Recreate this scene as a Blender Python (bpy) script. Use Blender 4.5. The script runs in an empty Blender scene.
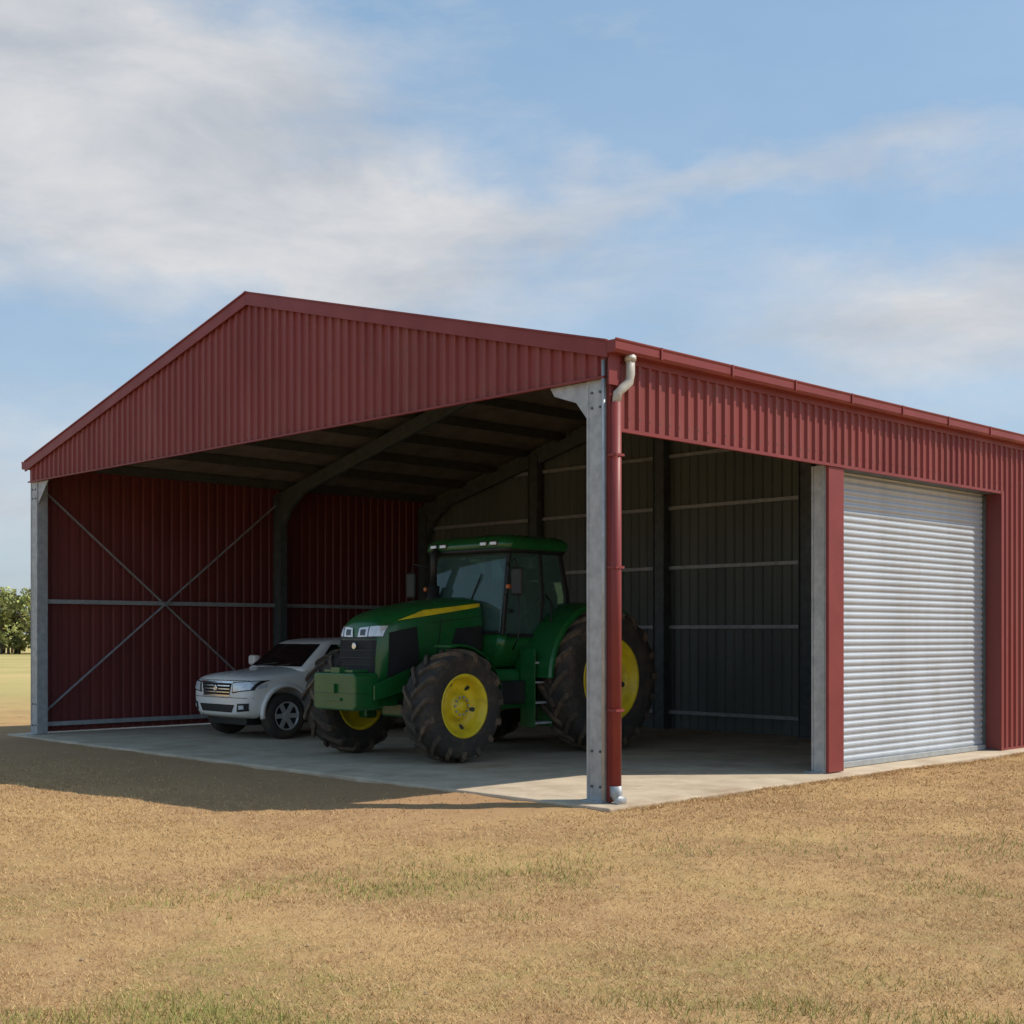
import bpy, bmesh, math, random
import numpy as np
from mathutils import Vector, Matrix
from mathutils.bvhtree import BVHTree
random.seed(4); rng=np.random.default_rng(7)
S=bpy.context.scene
S.view_settings.view_transform='Standard'
S.view_settings.look='None'; S.view_settings.exposure=0
ANG=math.radians(44.62); OX,OY=0.94,13.06
def s2w(s,t): return (OX+s*math.cos(ANG)-t*math.sin(ANG), OY+s*math.sin(ANG)+t*math.cos(ANG))

# ---------------------------------------------------------------- materials
def nt(m):
    m.use_nodes=True; n=m.node_tree; return n,n.nodes,n.links
def M(name,c1,c2=None,rough=.5,metal=0.,scale=3.,bump=0.,bscale=60.,coat=0.,spec=.5,rv=.12,grime=None,gscale=1.5,gamt=.5,stretch=(1,1,1),gstretch=(1,1,1)):
    m=bpy.data.materials.new(name); t,N,L=nt(m); b=N['Principled BSDF']
    tc=N.new('ShaderNodeTexCoord'); mp=N.new('ShaderNodeMapping'); mp.inputs['Scale'].default_value=stretch
    L.new(tc.outputs['Object'],mp.inputs[0])
    nz=N.new('ShaderNodeTexNoise'); nz.inputs['Scale'].default_value=scale; nz.inputs['Detail'].default_value=6; nz.inputs['Roughness'].default_value=.6
    L.new(mp.outputs[0],nz.inputs['Vector'])
    c2=c2 or tuple(x*.82 for x in c1)
    mx=N.new('ShaderNodeMix'); mx.data_type='RGBA'; mx.inputs[6].default_value=(*c1,1); mx.inputs[7].default_value=(*c2,1)
    rp=N.new('ShaderNodeMapRange'); rp.inputs[1].default_value=.35; rp.inputs[2].default_value=.65
    L.new(nz.outputs['Fac'],rp.inputs[0]); L.new(rp.outputs[0],mx.inputs[0]); out=mx.outputs[2]
    if grime:
        mg=N.new('ShaderNodeMapping'); mg.inputs['Scale'].default_value=gstretch; L.new(tc.outputs['Object'],mg.inputs[0])
        n2=N.new('ShaderNodeTexNoise'); n2.inputs['Scale'].default_value=gscale; n2.inputs['Detail'].default_value=8; n2.inputs['Roughness'].default_value=.7
        L.new(mg.outputs[0],n2.inputs['Vector'])
        r2=N.new('ShaderNodeMapRange'); r2.inputs[1].default_value=.48; r2.inputs[2].default_value=.7; r2.inputs[4].default_value=gamt
        L.new(n2.outputs['Fac'],r2.inputs[0])
        m2=N.new('ShaderNodeMix'); m2.data_type='RGBA'; m2.inputs[7].default_value=(*grime,1)
        L.new(out,m2.inputs[6]); L.new(r2.outputs[0],m2.inputs[0]); out=m2.outputs[2]
    L.new(out,b.inputs['Base Color'])
    r3=N.new('ShaderNodeMapRange'); r3.inputs[3].default_value=max(.02,rough-rv); r3.inputs[4].default_value=min(1,rough+rv)
    L.new(nz.outputs['Fac'],r3.inputs[0]); L.new(r3.outputs[0],b.inputs['Roughness'])
    b.inputs['Metallic'].default_value=metal; b.inputs['Coat Weight'].default_value=coat; b.inputs['Specular IOR Level'].default_value=spec
    if bump:
        n3=N.new('ShaderNodeTexNoise'); n3.inputs['Scale'].default_value=bscale; n3.inputs['Detail'].default_value=5
        L.new(tc.outputs['Object'],n3.inputs['Vector'])
        bp=N.new('ShaderNodeBump'); bp.inputs['Strength'].default_value=bump; bp.inputs['Distance'].default_value=.02
        L.new(n3.outputs['Fac'],bp.inputs['Height']); L.new(bp.outputs[0],b.inputs['Normal'])
    return m
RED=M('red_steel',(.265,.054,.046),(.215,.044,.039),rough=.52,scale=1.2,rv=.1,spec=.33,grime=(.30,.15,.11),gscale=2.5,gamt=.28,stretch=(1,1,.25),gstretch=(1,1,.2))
REDT=M('red_trim',(.25,.045,.040),(.21,.038,.035),rough=.5,scale=2,spec=.35)
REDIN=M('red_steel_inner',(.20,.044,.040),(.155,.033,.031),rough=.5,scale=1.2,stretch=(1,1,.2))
GREYIN=M('grey_steel_inner',(.15,.17,.155),(.11,.13,.118),rough=.55,scale=1.5,stretch=(1,1,.2))
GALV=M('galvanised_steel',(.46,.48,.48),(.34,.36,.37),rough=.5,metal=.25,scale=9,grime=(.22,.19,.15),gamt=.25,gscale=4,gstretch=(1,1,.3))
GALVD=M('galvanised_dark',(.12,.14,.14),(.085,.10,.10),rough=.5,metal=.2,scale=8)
GALVM=M('galvanised_girt',(.44,.47,.48),(.33,.35,.36),rough=.45,metal=.15,scale=8)
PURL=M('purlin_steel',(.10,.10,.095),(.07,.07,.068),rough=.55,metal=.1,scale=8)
DOOR=M('roller_door_steel',(.50,.54,.58),(.43,.465,.50),rough=.45,metal=.2,scale=1.5,stretch=(1,1,.3),grime=(.36,.35,.33),gscale=3,gamt=.35,gstretch=(1,1,.25))
FOIL=M('roof_insulation',(.27,.235,.195),(.18,.155,.13),rough=.6,scale=3,bump=.4,bscale=8)
PVC=M('cream_pvc',(.58,.54,.46),rough=.4)
CONC=M('concrete',(.60,.49,.355),(.47,.38,.275),rough=.88,scale=2.2,bump=.25,bscale=90,grime=(.28,.18,.10),gscale=.9,gamt=.65,spec=.3)
GREEN=M('tractor_green',(.010,.125,.028),(.008,.10,.022),rough=.3,coat=.35,scale=4,grime=(.07,.10,.045),gscale=3,gamt=.22)
YEL=M('tractor_yellow',(.86,.66,.02),(.74,.56,.02),rough=.4,scale=6,grime=(.3,.2,.05),gscale=5,gamt=.4)
RUB=M('rubber',(.032,.029,.026),(.05,.043,.035),rough=.85,scale=6,bump=.3,bscale=60,grime=(.15,.10,.06),gscale=4,gamt=.6)
LUG=M('rubber_lug',(.055,.045,.036),(.10,.075,.05),rough=.85,scale=9,bump=.3,bscale=60,grime=(.26,.17,.10),gscale=4,gamt=.9)
BLK=M('black_plastic',(.012,.013,.013),(.02,.02,.02),rough=.5)
BLKM=M('black_mesh',(.010,.011,.012),(.018,.018,.018),rough=.35,bump=.8,bscale=200)
CAST=M('cast_frame',(.02,.035,.022),(.03,.03,.025),rough=.6,grime=(.12,.08,.05),gamt=.4,gscale=6)
WHITE=M('ute_paint',(.88,.85,.79),(.84,.81,.75),rough=.25,coat=.6,scale=2,grime=(.52,.45,.34),gscale=2.5,gamt=.12)
CHR=M('chrome',(.75,.76,.77),rough=.15,metal=1)
ALLOY=M('alloy',(.68,.68,.68),rough=.35,metal=.5)
LENS=M('lamp_lens',(.85,.88,.9),(.62,.65,.68),rough=.08,coat=1,metal=.2,scale=30)
GLASSD=M('dark_glass',(.010,.014,.014),rough=.05,spec=.8,rv=.02)
ORANGE=M('amber_lens',(.6,.13,.02),rough=.2)
REFL=M('red_reflector',(.5,.02,.02),rough=.2)
def glassmat():
    m=bpy.data.materials.new('tinted_glass'); t,N,L=nt(m); N.remove(N['Principled BSDF'])
    o=N['Material Output']; tr=N.new('ShaderNodeBsdfTransparent'); tr.inputs[0].default_value=(.50,.68,.64,1)
    g=N.new('ShaderNodeBsdfGlossy'); g.inputs['Roughness'].default_value=.04; g.inputs[0].default_value=(.8,.95,.92,1)
    d=N.new('ShaderNodeBsdfDiffuse'); d.inputs[0].default_value=(.10,.19,.17,1)
    f=N.new('ShaderNodeFresnel'); f.inputs[0].default_value=1.5
    a=N.new('ShaderNodeMixShader'); a.inputs[0].default_value=.5; L.new(tr.outputs[0],a.inputs[1]); L.new(d.outputs[0],a.inputs[2])
    c=N.new('ShaderNodeMixShader'); L.new(f.outputs[0],c.inputs[0]); L.new(a.outputs[0],c.inputs[1]); L.new(g.outputs[0],c.inputs[2])
    L.new(c.outputs[0],o.inputs[0]); return m
TINT=glassmat()

# ---------------------------------------------------------------- mesh helpers
def empty(name,loc=(0,0,0),rz=0):
    e=bpy.data.objects.new(name,None); S.collection.objects.link(e); e.location=loc; e.rotation_euler=(0,0,rz); e.empty_display_size=.3; return e
def mk(name,v,f,mat,parent=None,smooth=False,bevel=0,sub=0,loc=(0,0,0),rot=(0,0,0),fixn=True):
    me=bpy.data.meshes.new(name); me.from_pydata([tuple(p) for p in v],[],f); me.update()
    if fixn:
        bm=bmesh.new(); bm.from_mesh(me); bmesh.ops.recalc_face_normals(bm,faces=bm.faces); bm.to_mesh(me); bm.free()
    me.materials.append(mat)
    if smooth: me.polygons.foreach_set('use_smooth',[True]*len(me.polygons))
    o=bpy.data.objects.new(name,me); S.collection.objects.link(o); o.parent=parent; o.location=loc; o.rotation_euler=rot
    if sub:
        md=o.modifiers.new('sub','SUBSURF'); md.levels=sub; md.render_levels=sub
    if bevel:
        md=o.modifiers.new('bev','BEVEL'); md.width=bevel; md.segments=2; md.limit_method='ANGLE'
    return o
BF=[(0,1,2,3),(7,6,5,4),(0,4,5,1),(1,5,6,2),(2,6,7,3),(3,7,4,0)]
def bv(x0,x1,y0,y1,z0,z1):
    return [(x0,y0,z0),(x1,y0,z0),(x1,y1,z0),(x0,y1,z0),(x0,y0,z1),(x1,y0,z1),(x1,y1,z1),(x0,y1,z1)]
def box(name,x0,x1,y0,y1,z0,z1,mat,parent=None,bevel=0): return mk(name,bv(x0,x1,y0,y1,z0,z1),BF,mat,parent,bevel=bevel)
def multi(name,parts,mat,parent=None,bevel=0,smooth=False):
    V=[];F=[]
    for v,f in parts:
        n=len(V); V+=list(v); F+=[tuple(i+n for i in q) for q in f]
    return mk(name,V,F,mat,parent,bevel=bevel,smooth=smooth)
def bx(*a): return (bv(*a),BF)
def bm_(p0,p1,w,h,up=(0,0,1)):
    p0=Vector(p0);p1=Vector(p1);d=(p1-p0).normalized();u=Vector(up)
    if abs(d.dot(u))>.98:u=Vector((0,1,0))
    a=d.cross(u).normalized();b=a.cross(d).normalized();V=[]
    for p in(p0,p1):
        for i,j in((-1,-1),(1,-1),(1,1),(-1,1)): V.append(p+a*w/2*i+b*h/2*j)
    return (V,BF)
def beam(name,p0,p1,w,h,mat,parent=None,up=(0,0,1),bevel=0): return multi(name,[bm_(p0,p1,w,h,up)],mat,parent,bevel)
def tb(pts,r,n=12):
    V=[];F=[];k=len(pts);P=[Vector(p) for p in pts]
    ref=Vector((0.3,.5,.81)).normalized()
    for i,p in enumerate(P):
        d=(P[min(i+1,k-1)]-P[max(i-1,0)]).normalized(); a=d.cross(ref).normalized(); b=d.cross(a)
        for j in range(n):
            q=2*math.pi*j/n; V.append(p+a*math.cos(q)*r+b*math.sin(q)*r)
    for i in range(k-1):
        for j in range(n): F.append((i*n+j,i*n+(j+1)%n,(i+1)*n+(j+1)%n,(i+1)*n+j))
    F.append(tuple(range(n))[::-1]);F.append(tuple((k-1)*n+j for j in range(n)))
    return (V,F)
def tube(name,pts,r,mat,parent=None,n=12): 
    v,f=tb(pts,r,n); return mk(name,v,f,mat,parent,smooth=True)
def lathe(prof,n=48,axis='y',closed=False):
    V=[];F=[];m=len(prof)
    for j in range(n):
        q=2*math.pi*j/n
        for (y,r) in prof: V.append((r*math.cos(q),y,r*math.sin(q)))
    for j in range(n):
        for i in range(m-1): F.append((j*m+i,j*m+i+1,((j+1)%n)*m+i+1,((j+1)%n)*m+i))
    return V,F
def loft(name,secs,mat,parent=None,sub=0,smooth=True,cap=True):
    V=[];F=[];n=len(secs[0])
    for s in secs: V+=s
    for i in range(len(secs)-1):
        for j in range(n): F.append((i*n+j,i*n+(j+1)%n,(i+1)*n+(j+1)%n,(i+1)*n+j))
    if cap: F.append(tuple(range(n)));F.append(tuple((len(secs)-1)*n+j for j in range(n)))
    return mk(name,V,F,mat,parent,smooth=smooth,sub=sub)
def prof(a,b,per=.16,h=.028):
    out=[(a,0)];u=math.floor(a/per)*per
    while u<b:
        for du,d in((.095,0),(.115,h),(.16,h),(.18,0)):
            if a<u+du*per/.19<b: out.append((u+du*per/.19,d))
        u+=per
    out.append((b,0)); return out
def corr(name,a,b,P0,P1,mat,parent,per=.16,h=.028):
    pr=prof(a,b,per,h)
    V=[];F=[]
    for u,d in pr: V.append(P0(u,d));V.append(P1(u,d))
    for i in range(len(pr)-1): F.append((2*i,2*i+2,2*i+3,2*i+1))
    return mk(name,V,F,mat,parent,fixn=False)

# ---------------------------------------------------------------- shed
W=12.72;RT=6.22;HE=4.5;HR=6.10;LEN=13.0;K=(HR-HE)/RT;K2=(HR-HE)/(W-RT)
def rz(t): return HE+(K*t if t<=RT else K2*(W-t))
shed=empty('farm_shed',(OX,OY,0),ANG)
corr('gable_cladding',0.0,W,lambda u,d:(-.02-d,u,4.19),lambda u,d:(-.02-d,u,rz(u)-.05),RED,shed)
corr('rear_cladding',0.0,W,lambda u,d:(LEN+.02+d,u,0.0),lambda u,d:(LEN+.02+d,u,rz(u)-.05),RED,shed)
pb=[]
for t0,t1 in((-.06,RT),(W+.06,RT)):
    z0=HE+K*(-.06);z1=HR
    for sf0,sf1,zb,zt in((-.085,-.062,-.125,.03),(-.10,-.062,.031,.05),(-.061,.25,.031,.045)):
        V=[(sf0,t0,z0+zb),(sf1,t0,z0+zb),(sf1,t1,z1+zb),(sf0,t1,z1+zb),(sf0,t0,z0+zt),(sf1,t0,z0+zt),(sf1,t1,z1+zt),(sf0,t1,z1+zt)]
        pb.append((V,BF))
multi('barge_capping',pb,REDT,shed)
box('gable_bottom_flashing',-.062,-.02,.0,W,4.17,4.19,REDT,shed)
# fasteners on the ribs
sc=[]
for row in range(4):
    k=0
    while .142/.19*.16+k*.16<W:
        t=.1155+k*.16; z=4.27+row*.62+(0 if row else 0)
        if z<rz(t)-.2: sc.append(bx(-.052,-.048,t-.006,t+.006,z-.006,z+.006))
        k+=1
for row in range(2):
    k=0
    while .1155+k*.16<LEN:
        s_=.1155+k*.16; z=HB_=3.80+row*.48; sc.append(bx(s_-.006,s_+.006,-.052,-.048,z-.006,z+.006)); k+=1
multi('cladding_screws',sc,GALVD,shed)
corr('roof_sheet_right',-.05,LEN+.05,lambda u,d:(u,-.06,HE-K*.06+d),lambda u,d:(u,RT,HR+d),REDT,shed)
corr('roof_sheet_left',-.05,LEN+.05,lambda u,d:(u,W+.06,HE-K*.06+d),lambda u,d:(u,RT,HR+d),REDT,shed)
multi('ridge_cap',[([(-.1,RT-.2,HR-.2*K+.04),(LEN+.1,RT-.2,HR-.2*K+.04),(LEN+.1,RT,HR+.055),(-.1,RT,HR+.055)],[(0,1,2,3)]),([(-.1,RT+.2,HR-.2*K+.04),(LEN+.1,RT+.2,HR-.2*K+.04),(LEN+.1,RT,HR+.055),(-.1,RT,HR+.055)],[(0,1,2,3)])],REDT,shed)
for nm,ta in(('insulation_right',.03),('insulation_left',W-.03)):
    mk(nm,[(.0,ta,HE-.02),(LEN,ta,HE-.02),(LEN,RT,HR-.03),(.0,RT,HR-.03)],[(0,1,2,3)],FOIL,shed)
pp=[]
for side in(0,1):
    for k in range(7):
        tt=.35+k*.93; t=tt if side==0 else W-tt; z=rz(t)-.03
        pp.append(bx(.05,LEN-.05,t-.032,t+.032,z-.16,z-.01))
multi('purlins',pp,PURL,shed)
def frame(nm,s,mat,cols=(0.16,W-.16),knee=True,deep=.24):
    ps=[]
    for t0,t1 in((.1,RT),(W-.1,RT)):
        ps.append(bm_((s,t0,rz(t0)-.20-deep/2),(s,t1,HR-.20-deep/2),.09,deep))
    multi(nm+'_rafter',ps,mat,shed,bevel=.008)
    cs=[]
    for t in cols: 
        cs.append(bx(s-.045,s+.045,t-.11,t+.11,0,rz(t)-.2)); 
        cs.append(bx(s-.10,s+.10,t-.14,t+.14,0.001,.018))
        cs.append(bx(s-.075,s+.075,t-.122,t-.111,.02,rz(t)-.25)); cs.append(bx(s-.075,s+.075,t+.111,t+.122,.02,rz(t)-.25))
    multi(nm+'_columns',cs,mat,shed)
    if knee:
        ks=[]
        for t,dr in((cols[0],1),(cols[-1],-1)):
            ta=t+dr*.10;tb1=t+dr*.95
            pts=[(ta,3.62),(ta,rz(ta)-.38),(tb1,rz(tb1)-.38),(t+dr*.35,4.0)]
            ks.append(([(s-.03,a,b) for a,b in pts]+[(s+.03,a,b) for a,b in pts],BF))
        multi(nm+'_knee_haunches',ks,mat,shed)
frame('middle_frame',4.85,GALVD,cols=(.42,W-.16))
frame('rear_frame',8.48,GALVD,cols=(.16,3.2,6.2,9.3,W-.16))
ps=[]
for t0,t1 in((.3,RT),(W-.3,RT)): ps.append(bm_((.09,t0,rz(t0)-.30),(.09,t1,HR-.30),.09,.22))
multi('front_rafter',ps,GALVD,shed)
def cpost(nm,t0,t1):
    multi(nm,[bx(-.008,.012,t0,t1,0.0,4.36),bx(.0121,.17,t0,t0+.014,0.0,4.36),bx(.0121,.17,t1-.014,t1,0.0,4.36),bx(-.014,-.0085,t0+.002,t0+.03,0,4.14),bx(-.014,-.0085,t1-.03,t1-.002,0,4.14),
              bx(-.07,.2,t0-.0,t1+.04,0.0,.014)],GALV,shed,bevel=.003)
    bl=[]
    for z in(.15,.5,3.9,4.05):
        for t in(t0+.07,t1-.07): bl.append(tb([(-.02,t,z),(-.006,t,z)],.014,8))
    multi(nm+'_bolts',bl,GALVD,shed)
cpost('corner_post_right',.02,.27); cpost('corner_post_left',W-.25,W-.01)
mk('haunch_plate_right',[(.0,.272,4.17),(.0,.272,3.80),(.0,.42,3.98),(.0,.72,4.08),(.0,.78,4.17),(.012,.272,4.17),(.012,.272,3.80),(.012,.42,3.98),(.012,.72,4.08),(.012,.78,4.17)],[(0,1,2,3,4),(9,8,7,6,5),(0,5,6,1),(1,6,7,2),(2,7,8,3),(3,8,9,4)],GALV,shed)
mk('haunch_plate_left',[(.0,W-.252,4.17),(.0,W-.252,3.80),(.0,W-.62,4.17),(.012,W-.252,4.17),(.012,W-.252,3.80),(.012,W-.62,4.17)],[(0,1,2),(5,4,3),(0,3,4,1),(1,4,5,2)],GALV,shed)
HB=3.69
corr('side_header_cladding',.0,LEN,lambda u,d:(u,-.02-d,HB),lambda u,d:(u,-.02-d,HE-.05),RED,shed)
box('side_header_flashing',.10,8.41,-.062,-.022,HB-.035,HB,REDT,shed)
box('side_header_girt',.17,8.4,.0,.06,HB,HB+.15,GALVM,shed)
box('corner_flashing',.0,.085,-.03,.018,0.01,4.16,REDT,shed,bevel=.006)
box('corner_flashing_top',-.06,.10,-.072,-.052,4.1,4.4,REDT,shed)
multi('door_jamb_post',[bx(3.92,4.06,.0,.20,0,HB-.02),bx(3.905,3.919,.015,.03,0,HB-.02),bx(3.905,3.919,.17,.19,0,HB-.02),bx(3.85,4.2,.01,.26,0,.014)],GALV,shed,bevel=.003)
box('jamb_flashing',3.915,4.25,-.045,-.003,.01,HB-.036,REDT,shed,bevel=.006)
box('jamb_flashing_return',4.07,4.25,-.002,.20,.01,HB-.036,REDT,shed)
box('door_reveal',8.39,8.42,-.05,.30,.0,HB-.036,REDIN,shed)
box('door_reveal_edge',8.388,8.47,-.068,-.051,.0,HB,REDT,shed,bevel=.004)
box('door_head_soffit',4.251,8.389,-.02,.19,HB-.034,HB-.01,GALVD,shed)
corr('side_wall_cladding',8.42,LEN,lambda u,d:(u,-.02-d,.02),lambda u,d:(u,-.02-d,HB),RED,shed)
box('base_flashing',8.5,LEN,-.06,-.015,.0,.03,REDT,shed)
z=.07;V=[];F=[];npr=[]
while z<HB+.02:
    for dz,d in((0,.0),(.010,.004),(.022,.014),(.040,.018),(.058,.014),(.068,.004)): npr.append((z+dz,d))
    z+=.085
for zz,d in npr: V.append((4.251,.21-d,zz));V.append((8.389,.21-d,zz))
for i in range(len(npr)-1): F.append((2*i,2*i+1,2*i+3,2*i+2))
mk('roller_door_curtain',V,F,DOOR,shed,fixn=False)
box('roller_door_bottom_rail',4.251,8.389,.165,.215,.004,.075,GALV,shed,bevel=.006)
box('roller_door_guide',8.34,8.388,.16,.20,.08,HB-.06,GALVD,shed)
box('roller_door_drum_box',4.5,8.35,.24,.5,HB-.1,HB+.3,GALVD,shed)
def gutter(nm,t0,sg):
    sec=[(0,.0),(0,-.12),(-.10,-.12),(-.12,-.09),(-.12,-.02),(-.13,-.0),(-.13,.012),(-.115,.012),(-.113,-.0)]
    s=[[(ss,t0+sg*a,HE+.02+b) for a,b in sec] for ss in(-.085,LEN+.05)]
    loft(nm,s,REDT,shed,smooth=False)
gutter('gutter_right',-.055,1); gutter('gutter_left',W+.055,-1)
box('fascia_right',0,LEN,-.052,-.0,HE-.16,HE-.02,REDT,shed)
multi('gutter_brackets',[bx(k*1.2+.6,k*1.2+.625,-.19,-.176,HE-.09,HE+.034) for k in range(10)],REDT,shed)
tube('downpipe_elbow',[(.20,-.12,4.41),(.20,-.12,4.22),(.18,-.12,4.14),(.10,-.105,4.07),(.05,-.085,4.02),(.035,-.075,3.88)],.046,PVC,shed,16)
tube('downpipe_collar',[(.20,-.12,4.40),(.20,-.12,4.35)],.058,PVC,shed,16)
tube('downpipe',[(.035,-.075,3.93),(.035,-.075,.16)],.055,REDT,shed,16)
tube('downpipe_shoe',[(.035,-.075,.17),(.035,-.08,.08),(.035,-.11,.03),(.035,-.16,.015)],.062,GALV,shed,16)
multi('downpipe_straps',[bx(-.025,.095,-.135,-.02,z,z+.025) for z in(.9,2.3,3.4)],REDT,shed)
tube('conduit',[(-.04,.022,4.35),(-.04,.022,.02)],.02,GALV,shed,10)
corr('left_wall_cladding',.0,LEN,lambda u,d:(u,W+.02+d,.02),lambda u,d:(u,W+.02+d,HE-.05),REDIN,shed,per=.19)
multi('left_wall_girts',[bx(.03,4.78,W-.09,W+.0,z,z+.07) for z in(.12,2.17)]+[bx(4.92,8.4,W-.09,W+.0,z,z+.07) for z in(.12,2.17)],GALVM,shed)
multi('cross_bracing',[bm_((.15,W-.12,4.05),(4.75,W-.12,.25),.012,.07,up=(0,1,0)),bm_((.15,W-.14,.35),(4.75,W-.14,4.1),.012,.07,up=(0,1,0))],GALVM,shed)
corr('partition_cladding',.03,W-.0,lambda u,d:(8.62+d,u,.0),lambda u,d:(8.62+d,u,rz(u)-.06),GREYIN,shed,per=.19)
multi('partition_girts',[bx(8.55,8.615,.3,6.08,z,z+.06) for z in(.26,1.75,2.79,3.84)]+[bx(8.55,8.615,6.32,W-.3,z,z+.06) for z in(.26,1.75,2.79,3.84)]+[bx(8.55,8.615,1.7,6.08,4.75,4.81),bx(8.55,8.615,6.32,W-1.8,4.75,4.81)],GALVM,shed)
o=box('concrete_slab',-.28,LEN+.2,-.27,W+.3,-.25,-.001,CONC,None,bevel=.02); o.location=(OX,OY,0); o.rotation_euler=(0,0,ANG)

# ---------------------------------------------------------------- wheels
def tire_parts(r,w,rr,lugs,lh=.045):
    p=[(-w*.40,rr-.02),(-w*.47,rr+.03),(-w*.5,rr+.5*(r-rr)),(-w*.485,r-.09),(-w*.42,r-lh-.02),(-w*.2,r-lh),(0,r-lh+.004)]
    p=p+[(-a,b) for a,b in p[:-1][::-1]]
    parts=[lathe(p,56)]
    D=w*.55/r
    for sd in(1,-1):
        for k in range(lugs):
            th=2*math.pi*k/lugs+(math.pi/lugs if sd>0 else 0); V=[]
            for y,da,ro,ri in((-.02,0,r,r-lh-.02),(.22,.5,r-.003,r-lh-.02),(.44,.93,r-.02,r-lh-.03),(.515,1.0,r-.06,r-.12),(.51,1.0,r-.16,r-.16)):
                yy=y*w*sd
                hw=.27*2*math.pi/lugs*.5+.008
                for (rad,aa) in((ri,-hw),(ro,-hw*.7),(ro,hw*.7),(ri,hw)):
                    a=th+da*D+aa; V.append((rad*math.cos(a),yy if rad!=ri or y<.5 else yy*.97,rad*math.sin(a)))
            F=[]
            for i in range(4):
                for j in range(3): F.append((i*4+j,i*4+j+1,i*4+4+j+1,i*4+4+j))
            F.append((0,1,2,3)); parts.append((V,F))
    return parts
def tractor_wheel(nm,parent,x,y,r,w,rr,lugs,steer=0):
    sg=1 if y>0 else -1
    e=bpy.data.objects.new(nm,None); S.collection.objects.link(e); e.parent=parent; e.location=(x,y,r); e.rotation_euler=(0,0,(0 if sg>0 else math.pi)+steer)
    P=tire_parts(r,w,rr,lugs)
    V,F=P[0]; mk(nm+'_tyre',V,F,RUB,e,smooth=True); multi(nm+'_lugs',P[1:],LUG,e)
    pf=[(w*.38,rr+.01),(w*.45,rr+.02),(w*.46,rr),(w*.43,rr-.03),(w*.20,rr-.06),(w*.14,rr-.08),(w*.06,rr*.62),(w*.10,rr*.5),(w*.24,rr*.42),(w*.30,rr*.38),(w*.31,rr*.2),(w*.38,rr*.17),(w*.40,rr*.1),(w*.40,.0)]
    V,F=lathe(pf,48); mk(nm+'_rim',V,F,YEL,e,smooth=True)
    pf=[(-w*.38,rr+.01),(-w*.45,rr+.02),(-w*.43,rr-.03),(0,rr-.05),(0,.0)]
    V,F=lathe(pf,40); mk(nm+'_rim_inner',V,F,YEL,e,smooth=True)
    b=[];hol=[]
    for k in range(10):
        q=2*math.pi*k/10; R=rr*.29; b.append(tb([(R*math.cos(q),w*.28,R*math.sin(q)),(R*math.cos(q),w*.345,R*math.sin(q))],.016,6))
    multi(nm+'_bolts',b,GALVM,e)
    for k in range(6):
        q=2*math.pi*k/6+.2; R=rr*.74; n=10;V=[]
        for j in range(n):
            a=2*math.pi*j/n; rad=R+.04*rr/.4*math.cos(a); qq=q+.10*math.sin(a); f=(rad-rr*.62)/(rr-.08-rr*.62); V.append((rad*math.cos(qq),w*(.06+.08*f)+.006,rad*math.sin(qq)))
        hol.append((V,[tuple(range(n))]))
    multi(nm+'_rim_holes',hol,CAST,e)
    return e

def bvh(o):
    bpy.context.view_layer.update(); dg=bpy.context.evaluated_depsgraph_get(); return BVHTree.FromObject(o,dg)
def patch(nm,bt,quad,axis,mat,parent,off=.006,nu=14,nv=8):
    V=[];q=[Vector(p) for p in quad]
    for i in range(nv+1):
        for j in range(nu+1):
            u=j/nu;v=i/nv; p=(q[0]*(1-u)+q[1]*u)*(1-v)+(q[3]*(1-u)+q[2]*u)*v
            if axis=='x': o=Vector((9,p[0],p[1]));d=Vector((-1,0,0))
            elif axis=='y': o=Vector((p[0],9,p[1]));d=Vector((0,-1,0))
            elif axis=='y-': o=Vector((p[0],-9,p[1]));d=Vector((0,1,0))
            else: o=Vector((p[0],p[1],9));d=Vector((0,0,-1))
            h=bt.ray_cast(o,d)
            if h[0] is None: V.append(None)
            else:
                n=h[1] if h[1].dot(d)<0 else -h[1]; V.append(h[0]+n*off)
    F=[];idx={};VV=[]
    for i,v in enumerate(V):
        if v is not None: idx[i]=len(VV);VV.append(v)
    for i in range(nv):
        for j in range(nu):
            a=[i*(nu+1)+j,i*(nu+1)+j+1,(i+1)*(nu+1)+j+1,(i+1)*(nu+1)+j]
            if all(k in idx for k in a): F.append(tuple(idx[k] for k in a))
    return mk(nm,VV,F,mat,parent,smooth=True)

# ---------------------------------------------------------------- tractor
tx,ty=s2w(2.9,5.2)
tr=empty('tractor',(tx,ty,0),ANG+math.pi)
tractor_wheel('front_wheel_l',tr,1.2,1.05,.735,.50,.40,15,steer=.03)
tractor_wheel('front_wheel_r',tr,1.2,-1.08,.735,.50,.40,15,steer=.03)
tractor_wheel('rear_wheel_l',tr,-1.44,1.22,1.02,.56,.58,19)
tractor_wheel('rear_wheel_r',tr,-1.44,-1.22,1.02,.56,.58,19)
def hsec(x,w,zb,zt):
    h=[(0,zb),(w*.92,zb),(w*.99,zb+.12),(w,zb+(zt-zb)*.55),(w*.97,zt-.17),(w*.84,zt-.06),(w*.55,zt-.012),(0,zt)]
    return [(x,y,z) for y,z in h]+[(x,-y,z) for y,z in h[1:-1][::-1]]
hood=loft('hood',[hsec(-.05,.47,1.35,2.19),hsec(.3,.47,1.33,2.18),hsec(.8,.465,1.27,2.14),hsec(1.25,.455,1.18,2.07),hsec(1.6,.44,1.05,1.99),hsec(1.82,.42,.98,1.91),hsec(1.92,.39,.94,1.82),hsec(1.97,.34,.97,1.68)],GREEN,tr,sub=2)
hb=bvh(hood)
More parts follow.
